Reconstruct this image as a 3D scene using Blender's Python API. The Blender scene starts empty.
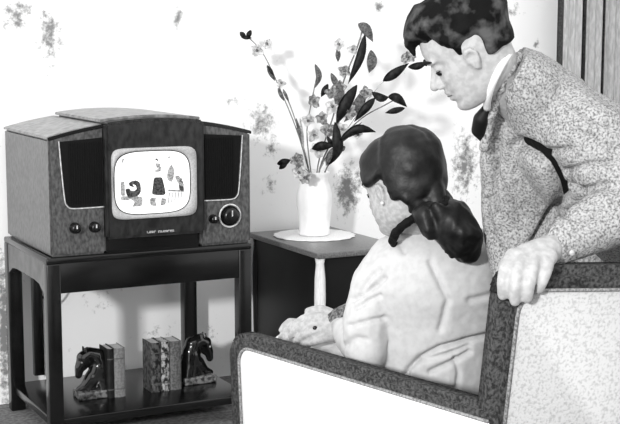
import bpy, bmesh, math, random
from mathutils import Vector, Matrix, noise
from math import sin, cos, pi, radians, tan, exp, sqrt
random.seed(7)
COL = bpy.context.scene.collection
# ---------------------------------------------------------------- camera model
F_PX, TH, PSI, CAM_H = 1300.0, 0.13, 0.475, 1.42
def view2room(xc, d, z):
    return Vector((xc*cos(PSI)+d*sin(PSI), -xc*sin(PSI)+d*cos(PSI), z))
def P(px, py, D):
    "room point seen at (px,py) and D metres ahead"
    u = (px-310)/F_PX; v = (212-py)/F_PX
    dy = cos(TH)+v*sin(TH); dz = -sin(TH)+v*cos(TH); k = D/dy
    return view2room(u*k, D, CAM_H+dz*k)
def VD(x, y, z):
    "direction: right, ahead, up"
    return view2room(x, y, z)
# ---------------------------------------------------------------- materials
def lin(s):
    return ((s+0.055)/1.055)**2.4 if s > 0.04045 else s/12.92
MATS = {}
def mat(name, a, b=None, scale=40, rough=.6, spec=.5, lo=.4, hi=.6, detail=4, bump=0, stretch=(1,1,1), emit=0, metal=0, sss=0):
    if name in MATS: return MATS[name]
    m = bpy.data.materials.new(name); m.use_nodes = True
    nt = m.node_tree; N = nt.nodes; bs = N['Principled BSDF']
    bs.inputs['Roughness'].default_value = rough
    bs.inputs['Specular IOR Level'].default_value = spec
    bs.inputs['Metallic'].default_value = metal
    if b is None: b = a*0.92
    tc = N.new('ShaderNodeTexCoord'); mp = N.new('ShaderNodeMapping'); mp.inputs['Scale'].default_value = stretch
    nz = N.new('ShaderNodeTexNoise'); nz.inputs['Scale'].default_value = scale; nz.inputs['Detail'].default_value = detail
    cr = N.new('ShaderNodeValToRGB')
    cr.color_ramp.elements[0].position = lo; cr.color_ramp.elements[1].position = hi
    ca, cb = lin(a), lin(b)
    cr.color_ramp.elements[0].color = (cb, cb, cb, 1); cr.color_ramp.elements[1].color = (ca, ca, ca, 1)
    L = nt.links
    L.new(tc.outputs['Object'], mp.inputs[0]); L.new(mp.outputs[0], nz.inputs[0]); L.new(nz.outputs[0], cr.inputs[0])
    L.new(cr.outputs[0], bs.inputs['Base Color'])
    if bump:
        bp = N.new('ShaderNodeBump'); bp.inputs['Strength'].default_value = bump; bp.inputs['Distance'].default_value = .01
        L.new(nz.outputs[0], bp.inputs['Height']); L.new(bp.outputs[0], bs.inputs['Normal'])
    if emit:
        L.new(cr.outputs[0], bs.inputs['Emission Color']); bs.inputs['Emission Strength'].default_value = emit
    MATS[name] = m
    return m
wood_dark = mat('dark_polished_wood', .06, .03, 14, .22, .5, stretch=(1,6,6))
wood_tv   = mat('walnut_cabinet', .37, .21, 55, .30, .5, .35, .65, stretch=(2,2,1))
wood_tv2  = mat('dark_walnut_centre', .18, .08, 26, .30, .5, .35, .65, stretch=(2,2,1))
wood_top  = mat('polished_lid', .58, .38, 40, .35, .5, .35, .65)
wood_side = mat('apron_wood', .30, .13, 20, .3, .5, .35, .65)
grille    = mat('black_grille_cloth', .05, .03, 120, .75, .2)
trim_m    = mat('bright_trim', .85, .7, 60, .3, .6)
bezel_m   = mat('pale_mask', .74, .64, 220, .5, .4, .35, .65)
scr_m     = mat('lit_screen', .9, .88, 5, .15, .5, emit=.55)
pic_d     = mat('picture_dark', .30, .10, 160, .3, .4, .4, .6, emit=.3)
pic_g     = mat('picture_grey', .62, .42, 200, .3, .4, .4, .6, emit=.3)
pic_w     = mat('picture_white', .92, .8, 200, .3, .4, .4, .6, emit=.5)
black_m   = mat('black_bakelite', .04, .03, 20, .25, .5)
chrome_m  = mat('bright_metal', .85, .7, 30, .2, .6, metal=.4)
cable_m   = mat('cable_rubber', .12, .08, 30, .5, .4)
fab_dark  = mat('dark_velour', .33, .15, 130, .85, .2, .38, .64, bump=.3)
fab_white = mat('white_upholstery', .99, .97, 60, .9, .1)
fab_grey  = mat('pale_back_upholstery', .76, .66, 150, .9, .1, .36, .52, detail=8, bump=.2)
seat_m    = mat('seat_cloth', .30, .2, 60, .9, .1)
porc      = mat('white_porcelain', .97, .95, 20, .3, .4)
doily_m   = mat('white_linen', .96, .90, 200, .9, .1)
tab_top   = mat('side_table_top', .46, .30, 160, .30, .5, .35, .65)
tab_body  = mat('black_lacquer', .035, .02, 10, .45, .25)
post_m    = mat('pale_wood_post', .92, .84, 60, .4, .3, stretch=(4,4,.5))
horse_m   = mat('glazed_dark_bronze', .10, .03, 30, .10, .9, .4, .6, bump=.15)
base_m    = mat('bookend_base', .50, .2, 60, .15, .8, .4, .6)
skin_m    = mat('skin_man', .72, .66, 70, .5, .3)
skin_w    = mat('skin_woman', .72, .64, 90, .5, .3)
hair_m    = mat('hair_dark_wavy', .34, .03, 24, .75, .15, .46, .68, detail=5, bump=.5)
hair_w    = mat('hair_black_sleek', .14, .02, 22, .5, .35, .48, .75, bump=.4, stretch=(1,1,1))
brow_m    = mat('brow_hair', .12, .08, 90, .8, .2)
tweed     = mat('grey_tweed', .72, .40, 200, .95, .1, .34, .60, detail=9, bump=.4)
shirt_m   = mat('white_shirt', .95, .9, 40, .8, .2)
tie_m     = mat('dark_tie', .05, .04, 60, .6, .3)
trouser_m = mat('dark_trousers', .22, .16, 90, .9, .1)
blouse_m  = mat('pale_blouse', .77, .73, 60, .85, .2, .3, .6)
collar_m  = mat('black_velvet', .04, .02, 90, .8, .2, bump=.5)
cuff_m    = mat('grey_knit', .50, .28, 140, .9, .1, bump=.5)
skirt_m   = mat('pale_skirt', .86, .8, 40, .9, .1)
shoe_m    = mat('black_leather', .05, .04, 30, .3, .5)
leaf_d    = mat('leaf_dark', .16, .05, 60, .5, .4)
leaf_g    = mat('leaf_grey', .55, .36, 120, .6, .3)
leaf_p    = mat('leaf_pale', .82, .62, 120, .6, .3, .35, .6)
stem_m    = mat('stem_grey', .55, .42, 60, .6, .3)
petal_m   = mat('petal_pale', .97, .84, 60, .7, .2, .40, .56)
petal_g   = mat('petal_grey', .85, .52, 90, .7, .2, .38, .6)
curt_m    = mat('curtain_cloth', .92, .80, 90, .9, .1, .35, .65, detail=7, stretch=(1,1,.25))
curt_d    = mat('curtain_edge_cloth', .40, .26, 90, .9, .1, .35, .65, detail=7, stretch=(1,1,.25))
floor_m   = mat('carpet', .52, .40, 60, .95, .1)
book_mats = [mat('book_cloth_%s' % n, a, b, s, .6, .3, .42, .58, detail=6, stretch=st) for n, a, b, s, st in (
    ('black', .10, .05, 60, (1,1,1)), ('plain_grey', .50, .42, 120, (1,1,1)), ('mottled_dark', .34, .08, 90, (1,1,.7)),
    ('speckled', .66, .12, 90, (1,1,.7)), ('mid_grey', .42, .30, 120, (1,1,1)))]
paper_m   = mat('page_edges', .88, .78, 200, .9, .1, stretch=(8,1,.3))
# ---------------------------------------------------------------- mesh helpers
def empty(name, loc, label, cat, group=None):
    o = bpy.data.objects.new(name, None); COL.objects.link(o); o.location = loc
    o.empty_display_size = .05
    o['label'] = label; o['category'] = cat
    if group: o['group'] = group
    return o
def tag(o, label, cat, group=None):
    o['label'] = label; o['category'] = cat
    if group: o['group'] = group
    return o
def link(name, bm, m, parent=None, smooth=True, label=None):
    me = bpy.data.meshes.new(name)
    bmesh.ops.recalc_face_normals(bm, faces=bm.faces)
    bm.to_mesh(me); bm.free()
    for p in me.polygons: p.use_smooth = smooth
    ms = m if isinstance(m, (list, tuple)) else [m]
    for q in ms: me.materials.append(q)
    o = bpy.data.objects.new(name, me); COL.objects.link(o)
    if parent:
        o.parent = parent
        w = root_loc(parent)
        me.transform(Matrix.Translation(-w))      # geometry is written in room coordinates
    if label: o['label'] = label
    return o
def root_loc(o):
    v = Vector((0,0,0))
    while o: v += o.location; o = o.parent
    return v
def solo(name, bm, m, origin, smooth=True):
    "top-level one-mesh thing with its origin at its base"
    o = link(name, bm, m, None, smooth)
    o.data.transform(Matrix.Translation(-Vector(origin))); o.location = origin
    return o
def struct(name, bm, m, smooth=False):
    o = link(name, bm, m, None, smooth); o['kind'] = 'structure'; return o
def B(): return bmesh.new()
def box(bm, a, b, bev=0, seg=2):
    t = bmesh.new()
    r = bmesh.ops.create_cube(t, size=1)
    a = Vector(a); b = Vector(b)
    for v in t.verts:
        v.co = Vector([a[i] if v.co[i] < 0 else b[i] for i in range(3)])
    if bev: bmesh.ops.bevel(t, geom=t.edges[:], offset=bev, segments=seg, affect='EDGES', profile=.6)
    merge(bm, t); return bm
def merge(bm, t):
    me = bpy.data.meshes.new('tmp'); t.to_mesh(me); t.free(); bm.from_mesh(me); bpy.data.meshes.remove(me)
def frame(d):
    d = d.normalized(); a = Vector((0,0,1)) if abs(d.z) < .9 else Vector((1,0,0))
    x = d.cross(a).normalized(); return x, d.cross(x).normalized()
def tube(bm, pts, rad, n=8, closed=False):
    "swept round tube through pts, radius per point, capped"
    pts = [Vector(p) for p in pts]
    if not isinstance(rad, (list, tuple)): rad = [rad]*len(pts)
    rings = []
    N = len(pts); X = None
    for i, p in enumerate(pts):
        if closed: d = pts[(i+1) % N]-pts[i-1]
        else: d = pts[min(i+1, N-1)]-pts[max(i-1, 0)]
        d.normalize()
        if X is None: X, _ = frame(d)
        X = (X-d*X.dot(d)).normalized(); Y = d.cross(X)
        rings.append([bm.verts.new(p+(X*cos(2*pi*k/n)+Y*sin(2*pi*k/n))*rad[i]) for k in range(n)])
    M = N if closed else N-1
    for i in range(M):
        a, b = rings[i], rings[(i+1) % N]
        for k in range(n): bm.faces.new((a[k], a[(k+1) % n], b[(k+1) % n], b[k]))
    if not closed:
        bm.faces.new(rings[0][::-1]); bm.faces.new(rings[-1])
    return bm
def smoothpath(pts, m=6):
    pts = [Vector(p) for p in pts]; out = []
    for i in range(len(pts)-1):
        p0 = pts[max(i-1,0)]; p1 = pts[i]; p2 = pts[i+1]; p3 = pts[min(i+2, len(pts)-1)]
        for k in range(m):
            t = k/m
            out.append(.5*((2*p1)+(p2-p0)*t+(2*p0-5*p1+4*p2-p3)*t*t+(3*p1-p0-3*p2+p3)*t**3))
    out.append(pts[-1]); return out
def lathe(bm, c, prof, n=32, rip=0, k=8):
    c = Vector(c); rings = []
    for r, z in prof:
        rings.append([bm.verts.new(c+Vector((cos(2*pi*i/n)*r*(1+rip*cos(k*2*pi*i/n)), sin(2*pi*i/n)*r*(1+rip*cos(k*2*pi*i/n)), z))) for i in range(n)])
    for a, b in zip(rings, rings[1:]):
        for i in range(n): bm.faces.new((a[i], a[(i+1) % n], b[(i+1) % n], b[i]))
    bm.faces.new(rings[0][::-1]); bm.faces.new(rings[-1]); return bm
def lathe_ax(bm, c, ax, prof, n=24):
    "lathe about an arbitrary axis"
    ax = Vector(ax).normalized(); X, Y = frame(ax); c = Vector(c); rings = []
    for r, h in prof:
        rings.append([bm.verts.new(c+ax*h+(X*cos(2*pi*i/n)+Y*sin(2*pi*i/n))*r) for i in range(n)])
    for a, b in zip(rings, rings[1:]):
        for i in range(n): bm.faces.new((a[i], a[(i+1) % n], b[(i+1) % n], b[i]))
    bm.faces.new(rings[0][::-1]); bm.faces.new(rings[-1]); return bm
def prism(bm, pts, d, bev=0):
    "closed polygon (list of points) extruded along vector d"
    t = bmesh.new(); d = Vector(d)
    a = [t.verts.new(Vector(p)) for p in pts]; b = [t.verts.new(Vector(p)+d) for p in pts]
    t.faces.new(a); t.faces.new(b[::-1]); n = len(pts)
    for i in range(n): t.faces.new((a[i], b[i], b[(i+1) % n], a[(i+1) % n]))
    if bev:
        bmesh.ops.recalc_face_normals(t, faces=t.faces)
        bmesh.ops.bevel(t, geom=t.edges[:], offset=bev, segments=2, affect='EDGES')
    merge(bm, t); return bm
def ball(bm, c, r, sc=(1,1,1), R=None, sub=2):
    t = bmesh.new(); bmesh.ops.create_icosphere(t, subdivisions=sub, radius=1)
    R = R or Matrix.Identity(3)
    for v in t.verts: v.co = Vector(c)+R @ Vector((v.co.x*sc[0]*r, v.co.y*sc[1]*r, v.co.z*sc[2]*r))
    merge(bm, t); return bm
def capsule(bm, p, q, r1, r2, n=14):
    p = Vector(p); q = Vector(q)
    d = q-p; L = d.length
    if L < 1e-6: return ball(bm, p, r1)
    d.normalize(); prof = []
    for k in range(5): a = -pi/2+k/5*pi/2; prof.append((max(r1*cos(a), .0005), r1*sin(a)))
    prof += [(r1, 0), (r2, L)]
    for k in range(1, 6): a = k/5*pi/2; prof.append((max(r2*cos(a), .0005), L+r2*sin(a)))
    return lathe_ax(bm, p, d, prof, n)
def chain(bm, pts, rs):
    for i in range(len(pts)-1): capsule(bm, pts[i], pts[i+1], rs[i], rs[i+1])
    return bm
def sil(bm, secs, n=48):
    "volume lofted through oval sections: (left point, right point, half depth)"
    rings = []; ahead = VD(0,1,0)
    Ls = smoothpath([q[0] for q in secs], 5); Rs = smoothpath([q[1] for q in secs], 5); Ts = [v.x for v in smoothpath([(q[2],0,0) for q in secs], 5)]
    for Lp, Rp, t in zip(Ls, Rs, Ts):
        c = (Lp+Rp)/2; X = (Rp-Lp)/2
        rings.append([bm.verts.new(c+X*cos(2*pi*i/n)+ahead*t*sin(2*pi*i/n)) for i in range(n)])
    for a, b in zip(rings, rings[1:]):
        for i in range(n): bm.faces.new((a[i], a[(i+1) % n], b[(i+1) % n], b[i]))
    bm.faces.new(rings[0][::-1]); bm.faces.new(rings[-1]); return bm
def remeshed(name, bm, m, parent, voxel=.006, sm=4, label=None, disp=None, creases=None):
    bmesh.ops.recalc_face_normals(bm, faces=bm.faces)
    me = bpy.data.meshes.new(name); bm.to_mesh(me); bm.free()
    o = bpy.data.objects.new(name, me); COL.objects.link(o)
    r = o.modifiers.new('r', 'REMESH'); r.mode = 'VOXEL'; r.voxel_size = voxel
    s = o.modifiers.new('s', 'SMOOTH'); s.iterations = sm; s.factor = .5
    bpy.context.view_layer.update()
    dg = bpy.context.evaluated_depsgraph_get()
    me2 = bpy.data.meshes.new_from_object(o.evaluated_get(dg))
    bpy.data.objects.remove(o); bpy.data.meshes.remove(me)
    if disp:
        nv = [v.co + v.normal*disp(v.co) for v in me2.vertices]
        for v, c in zip(me2.vertices, nv): v.co = c
    for p in me2.polygons: p.use_smooth = True
    me2.materials.clear()
    for q in (m if isinstance(m, (list, tuple)) else [m]): me2.materials.append(q)
    me2.name = name
    o = bpy.data.objects.new(name, me2); COL.objects.link(o)
    if parent:
        o.parent = parent; me2.transform(Matrix.Translation(-root_loc(parent)))
    if label: o['label'] = label
    return o
def folds(lines, Dmax):
    "lines: list of (depth m, width px, [(x,y)...]) seen from the front side of the garment"
    ca, sa = cos(TH), sin(TH)
    def f(c):
        xc = c.x*cos(PSI)-c.y*sin(PSI); yc = c.x*sin(PSI)+c.y*cos(PSI)
        if yc > Dmax: return 0
        z = c.z-CAM_H; d = yc*ca-z*sa; u = yc*sa+z*ca
        q = Vector((310+F_PX*xc/d, 212-F_PX*u/d, 0)); out = 0
        for dp, w_, pts in lines:
            m_ = min(seg_dist(q, Vector((*a, 0)), Vector((*b, 0))) for a, b in zip(pts, pts[1:]))
            if m_ < 3*w_: out -= dp*exp(-(m_/w_)**2)
        return out
    return f
def seg_dist(p, a, b):
    ab = b-a; t = max(0, min(1, (p-a).dot(ab)/ab.length_squared)); return (p-a-ab*t).length
# ================================================================ SETTING
WY = 5.0
bm = B(); box(bm, (-1.5, WY, 0), (5.5, WY+.1, 2.7)); wall = struct('wall_back', bm, None or porc)
# wall paint: white with mottled patches, and the vase's shadow painted in
wm = bpy.data.materials.new('mottled_shadowed_wall'); wm.use_nodes = True; nt = wm.node_tree; N = nt.nodes; Lk = nt.links
bs = N['Principled BSDF']; bs.inputs['Roughness'].default_value = .9; bs.inputs['Specular IOR Level'].default_value = .1
tc = N.new('ShaderNodeTexCoord')
def wall_at(px, py):
    u = (px-310)/F_PX; v = (212-py)/F_PX
    r = view2room(u, cos(TH)+v*sin(TH), -sin(TH)+v*cos(TH)); k = WY/r.y
    return Vector((r.x*k, WY, CAM_H+r.z*k))
acc = None
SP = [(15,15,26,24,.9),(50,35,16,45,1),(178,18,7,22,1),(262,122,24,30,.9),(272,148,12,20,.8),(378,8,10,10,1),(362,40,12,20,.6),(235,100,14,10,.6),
      (348,190,22,40,1.25),(465,165,24,60,1.05),(512,10,20,14,.6),(536,45,6,8,1),(4,330,9,110,1.3),(160,330,35,25,.35),(100,300,25,20,.4),(210,335,12,20,.5),(180,80,10,20,.35),(270,185,16,20,.6)]  # first spot on this line paints the vase's shadow on the wall
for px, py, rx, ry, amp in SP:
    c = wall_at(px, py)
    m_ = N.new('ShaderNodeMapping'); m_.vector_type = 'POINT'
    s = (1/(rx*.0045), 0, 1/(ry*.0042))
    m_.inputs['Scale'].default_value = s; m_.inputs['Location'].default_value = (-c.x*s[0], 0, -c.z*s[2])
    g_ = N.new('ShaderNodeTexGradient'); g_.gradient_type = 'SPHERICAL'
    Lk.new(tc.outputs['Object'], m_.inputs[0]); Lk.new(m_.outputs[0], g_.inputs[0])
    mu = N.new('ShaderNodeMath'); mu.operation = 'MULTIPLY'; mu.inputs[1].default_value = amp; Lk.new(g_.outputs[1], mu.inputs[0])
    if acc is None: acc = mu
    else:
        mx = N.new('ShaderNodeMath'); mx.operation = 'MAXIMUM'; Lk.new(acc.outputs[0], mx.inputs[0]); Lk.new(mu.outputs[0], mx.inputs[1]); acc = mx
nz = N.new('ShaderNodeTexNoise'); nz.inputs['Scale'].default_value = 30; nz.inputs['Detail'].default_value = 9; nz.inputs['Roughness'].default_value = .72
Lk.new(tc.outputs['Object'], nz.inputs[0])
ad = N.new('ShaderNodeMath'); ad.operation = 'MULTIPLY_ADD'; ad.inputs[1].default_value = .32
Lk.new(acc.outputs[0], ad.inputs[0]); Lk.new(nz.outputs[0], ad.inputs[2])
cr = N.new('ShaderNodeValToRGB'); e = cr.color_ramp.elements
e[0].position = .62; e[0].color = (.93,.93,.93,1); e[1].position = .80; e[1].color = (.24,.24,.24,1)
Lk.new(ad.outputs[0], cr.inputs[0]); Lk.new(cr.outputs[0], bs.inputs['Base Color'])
wall.data.materials[0] = wm
bm = B(); box(bm, (-1.5, -2, -.1), (5.5, WY, 0)); struct('floor', bm, floor_m)
# ================================================================ CURTAIN
def curtain():
    t = empty('curtain', (3.95, 4.86, 0), 'grey pleated curtain hanging floor-length on the wall behind the leaning man', 'curtain')
    x0, x1 = 3.79, 4.58
    def sheet(xa, xb, m, name, ph, sw=.13):
        bm = B(); nx = 160; cols = []
        for i in range(nx+1):
            x = xa+(xb-xa)*i/nx
            u = (x-3.79)/.118+ph
            y = 4.90 - .09*min(1, abs(sin(pi*u))*3.2)**1.5 - .007*sin(6*pi*u)
            cols.append((x, y))
        for back in (0, 1):
            pass
        fr = [[bm.verts.new((x, y, z)) for z in (0.02, .7, 1.4, 2.1, 2.6)] for x, y in cols]
        for a, b in zip(fr, fr[1:]):
            for k in range(4): bm.faces.new((a[k], b[k], b[k+1], a[k+1]))
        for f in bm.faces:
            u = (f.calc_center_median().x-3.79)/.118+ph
            if abs(sin(pi*u)) < sw*2: f.material_index = 1      # fold shade put into the cloth colour of each channel
        g = bmesh.ops.solidify(bm, geom=bm.faces[:], thickness=.006)
        return link(name, bm, [m, mat('curtain_fold_shade', .36, .26, 90)], t)
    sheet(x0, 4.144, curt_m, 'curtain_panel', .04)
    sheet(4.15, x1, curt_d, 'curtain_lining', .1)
    bm = B(); tube(bm, [(3.6, 4.90, 2.62), (4.7, 4.90, 2.62)], .014); link('rail', bm, chrome_m, t)
curtain()
# ================================================================ TV STAND
SX0, SX1, SY0, SY1, ST, SS = 1.212, 1.988, 4.34, 4.93, .68, .10
st = empty('television_stand', (1.6, 4.6, 0), 'dark polished wooden stand with open lower shelf under the television', 'stand')
bm = B(); box(bm, (SX0, SY0, ST-.022), (SX1, SY1, ST), .006)
link('top', bm, wood_dark, st)
def apron():
    bm = B()
    box(bm, (SX0+.045, SY0+.004, .553), (SX1-.045, SY0+.024, ST-.02), .003)
    link('front_apron', bm, wood_dark, st)
    for x, nm in ((SX0+.003, 'side_apron'), (SX1-.023, 'side_apron')):
        bm = B(); pts = []
        y0, y1 = SY0+.03, SY1-.03
        pts = [(x, y0, ST-.02), (x, y0, .545)]
        for k in range(9): 
            a = k/8; yy = y0+.02+(y1-y0-.04)*a
            pts.append((x, yy, .545+.035*min(1, sin(pi*a)*2.2)))
        pts += [(x, y1, .545), (x, y1, ST-.02)]
        prism(bm, pts, (.02, 0, 0)); link(nm, bm, wood_side, st, smooth=False)
    bm = B(); box(bm, (SX0+.04, SY1-.03, .57), (SX1-.04, SY1-.012, ST-.02)); link('back_apron', bm, wood_dark, st, smooth=False)
apron()
for (x, y, w) in ((SX0, SY0, .050), (SX1-.05, SY0, .050), (SX0, SY1-.05, .055), (SX1-.055, SY1-.05, .055)):
    bm = B(); box(bm, (x, y, 0), (x+w, y+.05, ST-.021), .005); link('leg', bm, wood_dark, st)
bm = B(); box(bm, (SX0+.095, SY1-.045, .128), (SX0+.135, SY1-.015, .60), .004); link('dark_upright', bm, wood_dark, st)  # slim dark upright beside the back left leg, apron to shelf
bm = B(); box(bm, (SX0+.012, SY0+.02, SS-.03), (SX1-.005, SY1-.002, SS), .004); link('shelf', bm, wood_dark, st)
# ================================================================ TELEVISION
TX, TY, TZ = 1.253, 4.36, ST
tv = empty('television_set', (TX+.37, TY+.28, TZ), 'wooden table television with twin dark speaker grilles and a lit rounded screen', 'television')
def t(u, v, z): return Vector((TX+u, TY+v, TZ+z))
def topz(u):   # gently arched crown of the cabinet
    return .470-.051*((u-.362)/.378)**2
def flank(u0, u1, d, dz, name):
    bm = B(); n = 10
    pts = [t(u0, 0, 0)]+[t(u1, 0, 0)]+[t(u1+(u0-u1)*k/n, 0, topz(u1+(u0-u1)*k/n)+dz) for k in range(n+1)]
    prism(bm, pts, (0, d, 0), .008)
    return link(name, bm, wood_tv, tv, smooth=False)
flank(-.018, .182, .60, -.008, 'side_cabinet')
flank(.542, .742, .60, -.008, 'side_cabinet')
def lid(u0, u1, v0, v1, dz, th, m, name, e=.006):
    bm = B(); n = 12
    up = [t(u0+(u1-u0)*k/n, v0, topz(u0+(u1-u0)*k/n)+dz+th) for k in range(n+1)]
    dn = [t(u1+(u0-u1)*k/n, v0, topz(u1+(u0-u1)*k/n)+dz) for k in range(n+1)]
    prism(bm, up+dn, (0, v1-v0, 0), .002); return link(name, bm, m, tv, smooth=False)
lid(-.02, .178, .012, .605, -.009, .008, wood_top, 'lid_panel'); lid(.546, .744, .012, .605, -.009, .008, wood_top, 'lid_panel')
lid(-.021, .178, -.004, .012, -.014, .012, black_m, 'lid_edge'); lid(.546, .745, -.004, .012, -.014, .012, black_m, 'lid_edge')
# centre unit, proud of the speakers and a little taller
bm = B(); n = 14; u0, u1 = .176, .548
pts = [t(u0, -.03, .052), t(u1, -.03, .052)]+[t(u1+(u0-u1)*k/n, -.03, topz(u1+(u0-u1)*k/n)+.004) for k in range(n+1)]
prism(bm, pts, (0, .60, 0), .010); link('screen_housing', bm, wood_tv2, tv, smooth=False)
lid(u0-.002, u1+.002, .02, .575, .004, .010, wood_top, 'centre_lid')
bm = B(); box(bm, t(.185, .02, 0), t(.54, .5, .06)); link('plinth', bm, black_m, tv, smooth=False)
def rrect(u0, u1, z0, z1, r, n=6):
    out = []
    for cx, cz, a0 in ((u1-r, z1-r, 0), (u0+r, z1-r, pi/2), (u0+r, z0+r, pi), (u1-r, z0+r, 3*pi/2)):
        for k in range(n+1): a = a0+k/n*pi/2; out.append((cx+r*cos(a), cz+r*sin(a)))
    return out
def superel(cu, cz, a, b, e, n=28):
    o = []
    for k in range(n):
        q = 2*pi*(k+.5)/n+pi*.0; c, s = cos(q), sin(q)
        o.append((cu+a*math.copysign(abs(c)**e, c), cz+b*math.copysign(abs(s)**e, s)))
    return o
FV = -.030
outer = rrect(.194, .512, .120, .372, .022, 6)          # 28 points
inner = superel(.344, .248, .142, .1115, .60, 28)
# sort both by angle so that the ring closes cleanly
ang = lambda p, c: math.atan2(p[1]-c[1], p[0]-c[0]) % (2*pi)
outer.sort(key=lambda p: ang(p, (.353, .246))); inner.sort(key=lambda p: ang(p, (.344, .248)))
def in_at(th_):
    k = int(th_/(2*pi)*720) % 720
    c, s = cos(th_), sin(th_); 
    r = 1/((abs(c)/.142)**(2/.60)+(abs(s)/.1115)**(2/.60))**(.60/2)
    return (.344+r*c, .248+r*s)
def sup_at(th_, cu, cz, a, b, e):
    c, s_ = cos(th_), sin(th_); q = 1/((abs(c)/a)**(2/e)+(abs(s_)/b)**(2/e))**(e/2)
    return (cu+q*c, cz+q*s_)
angs = [2*pi*(k+.5)/112 for k in range(112)]
outer = [sup_at(q, .353, .246, .159, .126, .20) for q in angs]
inner = [sup_at(q, .344, .248, .142, .1115, .50) for q in angs]
bm = B()
R0 = [bm.verts.new(t(u, FV+.004, z)) for u, z in outer]
R1 = [bm.verts.new(t(.353+(u-.353)*.985, FV-.014, .246+(z-.246)*.985)) for u, z in outer]
R2 = [bm.verts.new(t(.344+(u-.344)*1.05, FV-.016, .248+(z-.248)*1.05)) for u, z in inner]
R3 = [bm.verts.new(t(u, FV-.006, z)) for u, z in inner]
R4 = [bm.verts.new(t(u, FV+.006, z)) for u, z in inner]
for a, b in ((R0,R1),(R1,R2),(R2,R3),(R3,R4)):
    for i in range(len(a)): bm.faces.new((a[i], a[(i+1) % len(a)], b[(i+1) % len(a)], b[i]))
link('bezel', bm, bezel_m, tv, label='pale grey rounded bezel around the picture')
bm = B(); pts = [t(u, FV-.0085, z) for u, z in inner]; tube(bm, pts, .0016, 5, closed=True); 
link('bezel_rim', bm, black_m, tv)
# bulged glass
bm = B(); ringp = []
cc = bm.verts.new(t(.344, FV-.014, .248)); prev = None
for k in range(1, 7):
    s = k/6*1.0; ring = [bm.verts.new(t(.344+(u-.344)*s, FV-.014+.010*s*s, .248+(z-.248)*s)) for u, z in inner]
    n = len(ring)
    for i in range(n):
        if prev: bm.faces.new((prev[i], prev[(i+1) % n], ring[(i+1) % n], ring[i]))
        else: bm.faces.new((cc, ring[i], ring[(i+1) % n]))
    prev = ring
screen = link('screen', bm, scr_m, tv, label='bright screen showing a seated figure and a standing figure in a dark skirt')
# picture on the tube, thin shapes on the glass. px -> (u,z) on the front plane
def s2(px, py):
    u_ = (px-310)/F_PX; v_ = (212-py)/F_PX
    r_ = view2room(u_, cos(TH)+v_*sin(TH), -sin(TH)+v_*cos(TH)); k_ = (TY+FV-.006)/r_.y
    return r_.x*k_-TX, CAM_H+r_.z*k_-TZ
def shape(name, pts, m, h=.0006):
    bm = B(); q = []; cp = [Vector((*p, 0)) for p in pts]; M_ = len(cp); sp = []
    for k in range(M_):
        a_, b_, c_ = cp[k-1], cp[k], cp[(k+1) % M_]
        sp += [b_.lerp(a_, .28), b_.lerp((a_+c_)/2, .12), b_.lerp(c_, .28)]
    for px, py, _ in sp:
        u, z = s2(px, py); s = sqrt(((u-.344)/.142)**2+((z-.248)/.1115)**2)
        q.append(t(u, FV-.0150+.010*min(1, s*s), z))
    a = [bm.verts.new(p) for p in q]; b = [bm.verts.new(p-Vector((0, .0012, 0))) for p in q]
    n = len(q); bm.faces.new(b); bm.faces.new(a[::-1])
    for i in range(n): bm.faces.new((a[i], b[i], b[(i+1) % n], a[(i+1) % n]))
    return link(name, bm, m, screen, smooth=False)
shape('pictured_bench', [(120,196),(142,196),(142,206),(130,207),(122,203)], pic_g)
shape('pictured_rug', [(149,197),(166,198),(165,205),(150,206)], pic_g)
shape('pictured_seated_figure', [(125,189),(128,188),(131,190),(134,189),(133,187),(129,186),(128,183),(131,181),(135,180),(139,182),(140,187),(140,192),(137,196),(132,197),(128,198),(126,194)], pic_d)
shape('pictured_arm', [(129,190),(133,191),(136,189),(135,185),(132,184),(133,186),(134,188),(131,188)], pic_w)
shape('pictured_skirt', [(153,177),(161,177),(162,180),(165,193),(163,195),(157,195),(151,194),(152,186)], pic_d)
shape('pictured_face', [(155,163),(159,163),(160,167),(156,168)], pic_g)
shape('pictured_bodice', [(154,172),(160,171),(161,177),(153,177)], pic_w)
shape('pictured_chair_back', [(120,182),(124,181),(125,196),(121,196)], pic_g)
shape('pictured_plant', [(178,183),(181,177),(183,184),(184,192),(179,190)], pic_d)
shape('pictured_hat', [(154,159),(157,158),(158,162),(156,160)], pic_d)
shape('pictured_shawl', [(153,171),(158,168),(161,166),(160,171),(156,172)], pic_g)
shape('pictured_legs', [(155,195),(161,195),(160,206),(156,207),(155,201)], pic_w)
shape('pictured_lamp', [(166,175),(168,168),(171,164),(174,170),(173,177),(171,182),(167,180)], pic_g)
shape('pictured_flowers', [(174,176),(178,175),(182,180),(184,186),(180,186),(177,182)], pic_g)
shape('pictured_rail', [(167,189),(184,190),(184,192),(167,191)], pic_g)
for k in range(5):
    x = 168+k*3.2; shape('pictured_baluster', [(x,192),(x+1.1,192),(x+.6,203-k),(x-.4,204-k)], pic_g)
shape('pictured_hat', [(167,157),(170,156),(170,158),(168,158.4)], pic_g)
shape('pictured_ornament', [(122,159),(124.5,158),(124,163),(123,167),(122,163)], pic_g)
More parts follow.
